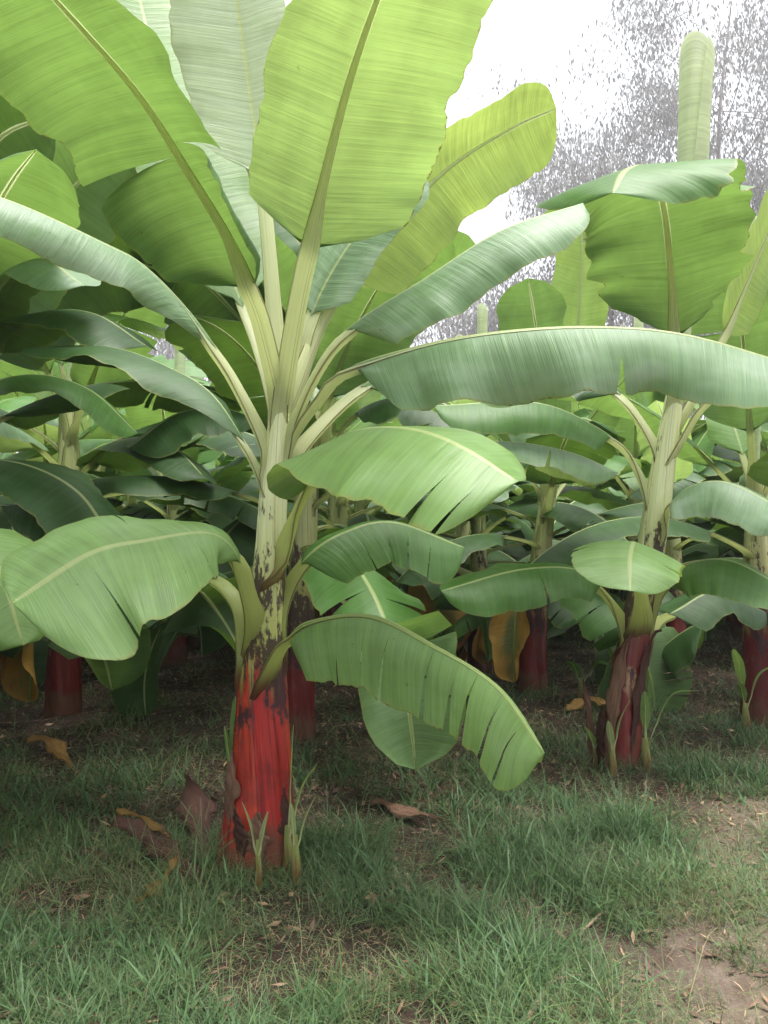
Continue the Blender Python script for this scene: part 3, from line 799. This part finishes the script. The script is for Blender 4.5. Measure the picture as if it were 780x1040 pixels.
ground_leaf([(205, 880), (200, 850), (190, 822)], [.04, .10, .16], .065, 'dry_dark', 'dark maroon curled sheath scrap left of the crimson trunk', (.2, -.8, .6), 35, 31)
ground_leaf([(115, 862), (150, 868), (185, 890), (205, 905)], [.13, .10, .05, .03], .05, 'dry_dark', 'brown dead leaf with ochre edge lying in front of the maroon scrap', (0, -.6, .8), 40, 32)
ground_leaf([(118, 852), (145, 862), (172, 878)], [.14, .13, .11], .010, 'dry_yellow', 'thin ochre leaf strip lying along the brown dead leaf', (0, -.6, .8), 20, 33)
ground_leaf([(140, 925), (165, 908), (180, 893)], [.03, .06, .10], .018, 'dry_yellow', 'bent ochre leaf strip below the brown dead leaf', (0, -.8, .6), 20, 34)
ground_leaf([(28, 772), (50, 776), (76, 788)], [.12, .14, .04], .032, 'dry_yellow', 'yellow dead leaf lying in the grass below the left hand dying leaf', (0, -.7, .7), 25, 35)
ground_leaf([(575, 725), (598, 722), (622, 726)], [.03, .07, .05], .035, 'dry_yellow', 'orange dead leaf on the ground left of the peeling trunk', (0, -.5, .8), 25, 36)
ground_leaf([(425, 826), (452, 814), (476, 805)], [.01, .03, .01], .03, 'dry_dark', 'brown dead leaf flattened in the grass right of the crimson trunk', (0, -.3, 1), 25, 37)
ground_leaf([(380, 815), (410, 835), (450, 840)], [.02, .05, .03], .03, 'dry', 'narrow reddish brown dead leaf in the grass beside the flattened one', (0, -.3, 1), 25, 38)


ground_leaf([(60, 868), (88, 872), (118, 880)], [.02, .04, .02], .03, 'dry_dark', 'flat dark scrap half sunk in the grass left of the brown dead leaf', (0, -.4, 1), 25, 41)
ground_leaf([(222, 892), (242, 884), (262, 892)], [.02, .05, .02], .025, 'dry', 'curled pale brown sheath scrap right in front of the crimson trunk', (0, -.5, .9), 35, 42)


def stick(px_pts, r, label, seed, twig=None):
    pts = [gpt(x, y, r + .012) for x, y in px_pts]
    b = pts[0].copy(); n, K = 22, 9
    root = empty('stick', b, label, 'stick', 'sticks lying on the bare soil')
    rng = np.random.RandomState(seed)
    for nm, pl, rr in [('branch', pts, r)] + ([('twig', [gpt(x, y, r + .02) for x, y in twig], r * .55)] if twig else []):
        C, L = spline(pl, n); C = C - b
        C += rng.normal(0, rr * .25, C.shape)
        T, N, S = frames(C, (0, 0, 1), (0, 0, 1))
        R = rr * np.linspace(1, .45, n) * rng.uniform(.85, 1.15, n)
        a = np.linspace(0, 6.2832, K, endpoint=False)
        V = [C[i] + S[i] * R[i] * math.cos(q) + N[i] * R[i] * math.sin(q) for i in range(n) for q in a]
        Fq = [(i * K + j, i * K + (j + 1) % K, (i + 1) * K + (j + 1) % K, (i + 1) * K + j) for i in range(n - 1) for j in range(K)]
        Fq += [tuple(range(K))[::-1], tuple(range((n - 1) * K, n * K))]
        mesh_obj(nm, V, Fq, M['wood'], root)


M['wood'] = plain_mat('dead_wood', (0.20, 0.13, 0.09), (0.36, 0.26, 0.18), 30, .8, (1, 1, 1))
stick([(533, 1042), (552, 1012), (566, 994), (580, 976)], .010, 'forked dry stick lying across the bare soil patch', 1, [(556, 1006), (572, 998), (590, 994)])
stick([(588, 948), (602, 936), (617, 925)], .006, 'thin dry twig lying in sparse grass above the forked stick', 2)

# ------------------------------------------------------------------ ground
def coords(lo, hi, near, fine, grow):
    out = [near]; s = fine; x = near
    while x < hi: s *= grow; x += s; out.append(min(x, hi))
    a = []; s = fine; x = near
    while x > lo: s *= grow; x -= s; a.append(max(x, lo))
    return np.array(a[::-1] + out)


def ground_mat():
    N = NT('soil')
    tc = N.n('ShaderNodeTexCoord').outputs['Object']
    big = N.noise(tc, 1.1, 4.0); mid = N.noise(tc, 7.0, 5.0, .65); fine = N.noise(tc, 60.0, 4.0, .7); cl = N.noise(tc, 22.0, 4.0, .6)
    c = N.mix(N.step(mid, .3, .7), (0.092, 0.070, 0.054), (0.165, 0.132, 0.106))
    c = N.mix(N.math('MULTIPLY', N.step(fine, .35, .7), .5), c, (0.09, 0.055, 0.04))
    c = N.mix(N.math('MULTIPLY', N.step(big, .5, .65), .45), c, (0.11, 0.10, 0.05))
    c = N.mix(N.math('MULTIPLY', N.step(cl, .62, .72), .6), c, (0.25, 0.205, 0.165))
    # canopy shade painted into mulch under the plants, pale trodden soil on the path
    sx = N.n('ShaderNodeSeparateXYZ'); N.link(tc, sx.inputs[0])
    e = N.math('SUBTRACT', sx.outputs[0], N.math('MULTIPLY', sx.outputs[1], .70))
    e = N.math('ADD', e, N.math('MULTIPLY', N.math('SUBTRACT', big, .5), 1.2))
    mulch_shade = N.mix(N.step(mid, .3, .7), (0.024, 0.016, 0.012), (0.062, 0.042, 0.031))
    mulch_shade = N.mix(N.math('MULTIPLY', N.step(cl, .60, .72), .5), mulch_shade, (0.17, 0.115, 0.085))
    c = N.mix(N.step(e, -1.35, -0.75), mulch_shade, c)
    h = N.math('ADD', N.math('ADD', N.math('MULTIPLY', mid, 1.0), N.math('MULTIPLY', cl, .6)), N.math('MULTIPLY', fine, .3))
    return N.done(N.principled(c, .95, .15, N.bump(h, .9, .03)))


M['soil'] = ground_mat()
gx = np.unique(np.r_[-np.geomspace(5, 80, 26), np.linspace(-5, 5, 240), np.geomspace(5, 80, 26)])
gy = np.unique(np.r_[np.linspace(-20, 1, 20), np.linspace(1, 9, 260), np.geomspace(9, 85, 40)])
X, Y = np.meshgrid(gx, gy)
rg = np.random.RandomState(3)
Z = gh(X, Y) + rg.normal(0, .003, X.shape) * (Y < 9)
V = np.stack([X, Y, Z], -1).reshape(-1, 3)
nx, ny = len(gx), len(gy)
i, j = np.meshgrid(np.arange(nx - 1), np.arange(ny - 1))
o_ = (j * nx + i).ravel()
Q = np.stack([o_, o_ + 1, o_ + nx + 1, o_ + nx], 1)
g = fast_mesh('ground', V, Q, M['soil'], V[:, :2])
tag(g, kind='structure')


# ------------------------------------------------------------------ grass
def vnoise(x, y, s, seed):
    """smooth value noise"""
    r = np.random.RandomState(seed).rand(64, 64)
    x = x * s + 100; y = y * s + 100
    xi, yi = np.floor(x).astype(int), np.floor(y).astype(int)
    fx, fy = x - xi, y - yi
    fx = fx * fx * (3 - 2 * fx); fy = fy * fy * (3 - 2 * fy)
    q = lambda a, b: r[a % 64, b % 64]
    return (q(xi, yi) * (1 - fx) + q(xi + 1, yi) * fx) * (1 - fy) + (q(xi, yi + 1) * (1 - fx) + q(xi + 1, yi + 1) * fx) * fy


def cover(x, y):
    """how much grass grows: 0 bare, 1 thick"""
    n1 = vnoise(x, y, 1.6, 1) * .6 + vnoise(x, y, 4.2, 2) * .4
    n2 = vnoise(x, y, 9.0, 3)
    edge = x - (.28 + (y - 1.94) * .70)                  # right of this line: the trodden strip
    edge = edge + .5 * (vnoise(x, y, 2.1, 9) - .5)
    worn = sm(edge, -.3, .45)
    shade = sm(y - (3.25 + .78 * (x + .46)), -.2, .6)    # under the plants
    n3 = vnoise(x + .3, y, 2.7, 5) * .6 + vnoise(x, y, 6.5, 6) * .4
    thick = 1 - .88 * sm(n3, .48, .62)
    c = thick * (1 - .42 * worn) * (1 - .50 * shade)
    bare = sm(n1 + .25 * (n2 - .5), .50, .68)
    c *= 1 - .75 * bare * np.clip(worn + shade + .35, 0, 1)
    corner = sm(edge - .62 + (2.2 - y) * .9, -.1, .35) * (y < 2.9)
    c *= 1 - .93 * corner
    # bare hollow left of the crimson trunk and one right of it
    for bx, by, rx, ry in ((-.85, 2.85, .42, .28), (.18, 3.35, .35, .35), (1.3, 3.2, .25, .3)):
        c *= 1 - .7 * np.exp(-(((x - bx) / rx) ** 2 + ((y - by) / ry) ** 2))
    return c, worn, shade


def grass(name, n, ylo, yhi, hlo, hhi, wlo, whi, seed, mat, power=1.0, bend=1.0, label=None, clump=0.0, thresh=0.0):
    r = np.random.RandomState(seed)
    y = np.sqrt(r.uniform(ylo ** 2, yhi ** 2, n)); x = r.uniform(-1, 1, n) * (.52 * y + .35)
    if clump:
        k = max(1, int(n / clump)); ci = r.randint(0, k, n); x = x[ci] + r.normal(0, .028, n); y = y[ci] + r.normal(0, .028, n)
    c, worn, shade = cover(x, y)
    keep = (r.rand(n) < c ** power) & (c > thresh)
    x, y, c, worn, shade = x[keep], y[keep], c[keep], worn[keep], shade[keep]; n = len(x)
    tall = vnoise(x, y, 3.0, 7)
    h = r.uniform(hlo, hhi, n) * (.4 + .95 * tall) * (1 - .45 * worn) * (1 - .15 * shade) * (.6 + .4 * r.rand(n))
    w = r.uniform(wlo, whi, n)
    az = r.uniform(0, 6.2832, n) ; face = az + 1.5708 + r.normal(0, .5, n)
    ln = r.uniform(.15, 1.5, n) * bend
    crv = r.uniform(.3, 1.7, n) * bend
    lev = np.array([0, .35, .7, 1.0]); wf = np.array([.8, 1.0, .62, .04])
    P0 = np.stack([x, y, gh(x, y) - .004], 1)
    V = np.zeros((n, 8, 3)); U = np.zeros((n, 8, 2))
    cur = P0.copy(); d = np.stack([np.cos(az), np.sin(az), np.zeros(n)], 1)
    s = np.stack([np.cos(face), np.sin(face), np.zeros(n)], 1)
    rnd = np.clip(r.rand(n) * .6 + .42 * vnoise(x, y, 2.2, 12), 0, 1)
    rnd = np.clip(rnd + .15 * worn, 0, 1)
    for k in range(4):
        if k:
            an = ln * .5 + crv * lev[k] ** 1.2
            cur = cur + (d * np.sin(an)[:, None] + np.array([0, 0, 1.0]) * np.cos(an)[:, None]) * ((lev[k] - lev[k - 1]) * h)[:, None]
            cur[:, 2] = np.maximum(cur[:, 2], P0[:, 2] + .006)
        ww = (w * wf[k])[:, None] * .5
        V[:, 2 * k] = cur - s * ww; V[:, 2 * k + 1] = cur + s * ww
        U[:, 2 * k, 0] = U[:, 2 * k + 1, 0] = rnd; U[:, 2 * k:2 * k + 2, 1] = lev[k]
    b = (np.arange(n) * 8)[:, None]
    Q = np.concatenate([b + np.array([[2 * k, 2 * k + 1, 2 * k + 3, 2 * k + 2]]) for k in range(3)])
    o = fast_mesh(name, V.reshape(-1, 3), Q, mat, U.reshape(-1, 2), smooth=False)
    tag(o, label, 'grass', kind='stuff')
    return n


M['grass'] = grass_mat('grass_blades', [(0, (0.030, 0.066, 0.024)), (.32, (0.060, 0.118, 0.044)), (.58, (0.098, 0.164, 0.068)), (.80, (0.145, 0.205, 0.068)), (.88, (0.18, 0.16, 0.075)), (1, (0.30, 0.23, 0.13))])
M['grass_wide'] = grass_mat('grass_tufts', [(0, (0.055, 0.12, 0.038)), (.5, (0.08, 0.16, 0.062)), (.8, (0.11, 0.19, 0.075)), (1, (0.15, 0.20, 0.065))])
M['grass_fine'] = grass_mat('grass_stems', [(0, (0.10, 0.16, 0.06)), (.5, (0.15, 0.20, 0.10)), (.8, (0.20, 0.21, 0.11)), (1, (0.32, 0.26, 0.15))])
M['straw'] = grass_mat('dry_straw', [(0, (0.15, 0.09, 0.06)), (.5, (0.27, 0.18, 0.11)), (1, (0.40, 0.30, 0.19))], .1)
ng = 0
ng += grass('grass', 120000, 1.6, 3.4, .05, .33, .0012, .0028, 1, M['grass'], bend=1.15, label='fine wispy blue green grass covering the clearing')
ng += grass('grass', 65000, 3.4, 6.5, .06, .27, .0032, .0060, 2, M['grass'], label='thinner grass growing on the shaded ground between the trunks')
ng += grass('grass', 45000, 6.5, 14, .07, .22, .006, .012, 3, M['grass'], label='dim grass far back under the plants')
ng += grass('grass', 16000, 1.6, 4.2, .14, .30, .0045, .0085, 4, M['grass_wide'], 1.3, 1.0, 'tufts of longer broad bladed grass in the clearing', clump=9, thresh=.3)
ng += grass('grass', 26000, 1.6, 4.6, .16, .42, .0011, .0022, 6, M['grass_fine'], .8, 2.0, 'long thin trailing grass stems tangled over the clearing')
ng += grass('straw', 42000, 1.6, 4.5, .04, .15, .0018, .0035, 5, M['straw'], .35, 2.1, 'dry straw lying matted between the grass blades')
print('blades', ng)

# leaf litter: scraps flat on the soil
r = np.random.RandomState(41)
n = 17000
y = np.sqrt(r.uniform(1.7 ** 2, 10 ** 2, n)); x = r.uniform(-1, 1, n) * (.52 * y + .3)
L_ = r.uniform(.012, .06, n); W_ = L_ * r.uniform(.12, .4, n); az = r.uniform(0, 6.28, n); tl = r.normal(0, .25, n)
d = np.stack([np.cos(az), np.sin(az), tl], 1); s = np.stack([-np.sin(az), np.cos(az), r.normal(0, .3, n)], 1)
c = np.stack([x, y, gh(x, y) + .008 + .3 * L_ * np.abs(tl)], 1)
V = np.stack([c - d * L_[:, None] * .5, c - s * W_[:, None] * .5, c + d * L_[:, None] * .5 + np.array([0, 0, .003]), c + s * W_[:, None] * .5], 1).reshape(-1, 3)
Q = (np.arange(n) * 4)[:, None] + np.arange(4)[None]
U = np.repeat(np.stack([r.rand(n), np.full(n, .8)], 1), 4, 0)
M['litter'] = grass_mat('leaf_litter', [(0, (0.07, 0.035, 0.025)), (.6, (0.16, 0.09, 0.06)), (1, (0.33, 0.22, 0.13))], .05)
tag(fast_mesh('leaf_litter', V, Q, M['litter'], U, smooth=False), 'small brown leaf scraps scattered over the soil', 'leaf litter', kind='stuff')

# ------------------------------------------------------------------ tall trees beyond the plantation
M['bark'] = plain_mat('pale_bark', (0.22, 0.19, 0.18), (0.38, 0.34, 0.33), 6, .85, (1, 1, .3))
M['far_leaf'] = plain_mat('flare_paled_foliage', (0.25, 0.255, 0.24), (0.34, 0.34, 0.33), 3, .6, tf=.25)  # crown colour lightened to paint in the flare that whitens distant trees


def far_tree(x, y, h, cr, label, seed, nleaf=9000):
    r = np.random.RandomState(seed)
    root = empty('tree', (x, y, 0), label, 'tree', 'tall pale trees beyond the plantation')
    segs = []
    tp, _ = spline([np.array([0, 0, -.1]), np.array([.3 * r.randn(), .3, h * .35]), np.array([.5 * r.randn(), 0, h * .7]), np.array([.4 * r.randn(), 0, h * .95])], 16)
    segs.append((tp, .42, .05))
    tips = []
    for k in range(52):
        q = .20 + .77 * (k / 51); st = tp[int(q * 15)]
        a = r.uniform(0, 6.28); ln = cr * (1.15 - .55 * q) * r.uniform(.5, 1.3)
        e = st + np.array([math.cos(a) * ln, math.sin(a) * ln, ln * r.uniform(.35, .9)])
        b, _ = spline([st, (st + e) / 2 + np.array([0, 0, -.15 * ln]), e], 8)
        segs.append((b, 0.09 * (1.2 - q), .02)); tips += [b[4], b[6], b[7]]
        for m in range(3):
            e2 = b[5] + r.normal(0, .35, 3) * ln
            b2, _ = spline([b[4], (b[4] + e2) / 2, e2], 5); segs.append((b2, .03, .01)); tips += [b2[3], b2[4]]
    V, Fq = [], []; K = 7
    for C, r0, r1 in segs:
        T, N, S = frames(C, (1, .3, .2), (1, .3, .2)); R = np.linspace(r0, r1, len(C)); o = len(V)
        for i in range(len(C)):
            for q in np.linspace(0, 6.2832, K, endpoint=False): V.append(C[i] + (N[i] * math.cos(q) + S[i] * math.sin(q)) * R[i])
        Fq += [(o + i * K + j, o + i * K + (j + 1) % K, o + (i + 1) * K + (j + 1) % K, o + (i + 1) * K + j) for i in range(len(C) - 1) for j in range(K)]
    mesh_obj('trunk', V, Fq, M['bark'], root)
    tips = np.array(tips); k = r.randint(0, len(tips), nleaf)
    c = tips[k] + r.normal(0, 1, (nleaf, 3)) * np.array([1.0, 1.0, 1.15]) * (.7 + .3 * r.rand(nleaf))[:, None]
    a = r.uniform(0, 6.28, nleaf); hang = np.stack([.32 * np.cos(a), .32 * np.sin(a), -np.ones(nleaf) + .5 * r.rand(nleaf)], 1)
    hang = unit(hang); sd = unit(np.cross(hang, r.normal(0, 1, (nleaf, 3))))
    ll = r.uniform(.26, .55, nleaf)[:, None]; lw = ll * r.uniform(.11, .2, nleaf)[:, None]
    V = np.stack([c, c + hang * ll * .45 + sd * lw, c + hang * ll, c + hang * ll * .45 - sd * lw], 1).reshape(-1, 3)
    Q = (np.arange(nleaf) * 4)[:, None] + np.arange(4)[None]
    cr_ = fast_mesh('crown', V, Q, M['far_leaf'], None, smooth=False); cr_.parent = root


far_tree(P(735, 300, 56)[0], 56, 42, 9.5, 'tallest pale feathery tree behind the furled leaf', 5, 42000)
far_tree(P(622, 300, 60)[0], 60, 32, 8.5, 'pale feathery tree left of the tallest one, behind the canopy', 9, 30000)
far_tree(P(470, 300, 62)[0], 62, 21, 7.0, 'low pale feathery tree seen through the gap right of the nearest plant', 15, 20000)
far_tree(P(200, 300, 60)[0], 60, 22, 8.0, 'pale tree glimpsed between leaves left of the nearest plant', 19, 14000)

# ------------------------------------------------------------------ light, air, camera
SUN_EL, SUN_AZ = 80.0, 110.0            # degrees; azimuth from straight ahead (+Y) towards the right
w = bpy.data.worlds.new('World'); SC.world = w; w.use_nodes = True
nt = w.node_tree; nt.nodes.clear()
sky = nt.nodes.new('ShaderNodeTexSky'); sky.sky_type = 'NISHITA'; sky.sun_disc = False
sky.sun_elevation = math.radians(SUN_EL); sky.sun_rotation = math.radians(SUN_AZ)
sky.air_density = 1.0; sky.dust_density = 6.0; sky.ozone_density = 1.0
hsv = nt.nodes.new('ShaderNodeHueSaturation'); hsv.inputs['Saturation'].default_value = .22    # overcast
bg = nt.nodes.new('ShaderNodeBackground'); bg.inputs['Strength'].default_value = .115
wo = nt.nodes.new('ShaderNodeOutputWorld')
nt.links.new(sky.outputs[0], hsv.inputs['Color']); nt.links.new(hsv.outputs[0], bg.inputs['Color']); nt.links.new(bg.outputs[0], wo.inputs[0])

sd = bpy.data.lights.new('sun', 'SUN'); sd.energy = 1.25; sd.angle = math.radians(32); sd.color = (1, .97, .92)
so = bpy.data.objects.new('sun', sd); COL.objects.link(so)
so.rotation_euler = (math.radians(90 - SUN_EL), 0, math.radians(180 - SUN_AZ))
so.location = (0, 0, 20)

HAZE = .0018
if HAZE:
    x0, x1, y0, y1, z0, z1 = -90, 90, -30, 90, -1.2, 48
    V = [(x, y, z) for z in (z0, z1) for y in (y0, y1) for x in (x0, x1)]
    Fq = [(0, 2, 3, 1), (4, 5, 7, 6), (0, 1, 5, 4), (2, 6, 7, 3), (0, 4, 6, 2), (1, 3, 7, 5)]
    N = NT('haze_air')
    pv = N.n('ShaderNodeVolumePrincipled'); pv.inputs['Color'].default_value = (.96, .96, 1, 1); pv.inputs['Density'].default_value = HAZE
    pv.inputs['Anisotropy'].default_value = .3
    N.link(pv.outputs[0], N.out.inputs['Volume'])
    hz = mesh_obj('haze', V, Fq, N.m, smooth=False); tag(hz, kind='stuff')

cam = bpy.data.cameras.new('camera'); co = bpy.data.objects.new('camera', cam); COL.objects.link(co)
cam.sensor_fit = 'VERTICAL'; cam.sensor_height = 36; cam.lens = 36 * F / 1040
cam.clip_start = .05; cam.clip_end = 500
co.location = (0, 0, H); co.rotation_euler = (math.pi / 2 + PITCH, 0, 0)
SC.camera = co

SC.view_settings.view_transform = 'Standard'; SC.view_settings.look = 'None'
SC.view_settings.exposure = 1.92; SC.view_settings.gamma = 1
SC.render.engine = 'CYCLES'
cy = SC.cycles
cy.use_denoising = True
cy.max_bounces = 10; cy.diffuse_bounces = 4; cy.glossy_bounces = 2; cy.transmission_bounces = 6; cy.volume_bounces = 0; cy.transparent_max_bounces = 4
cy.caustics_reflective = False; cy.caustics_refractive = False
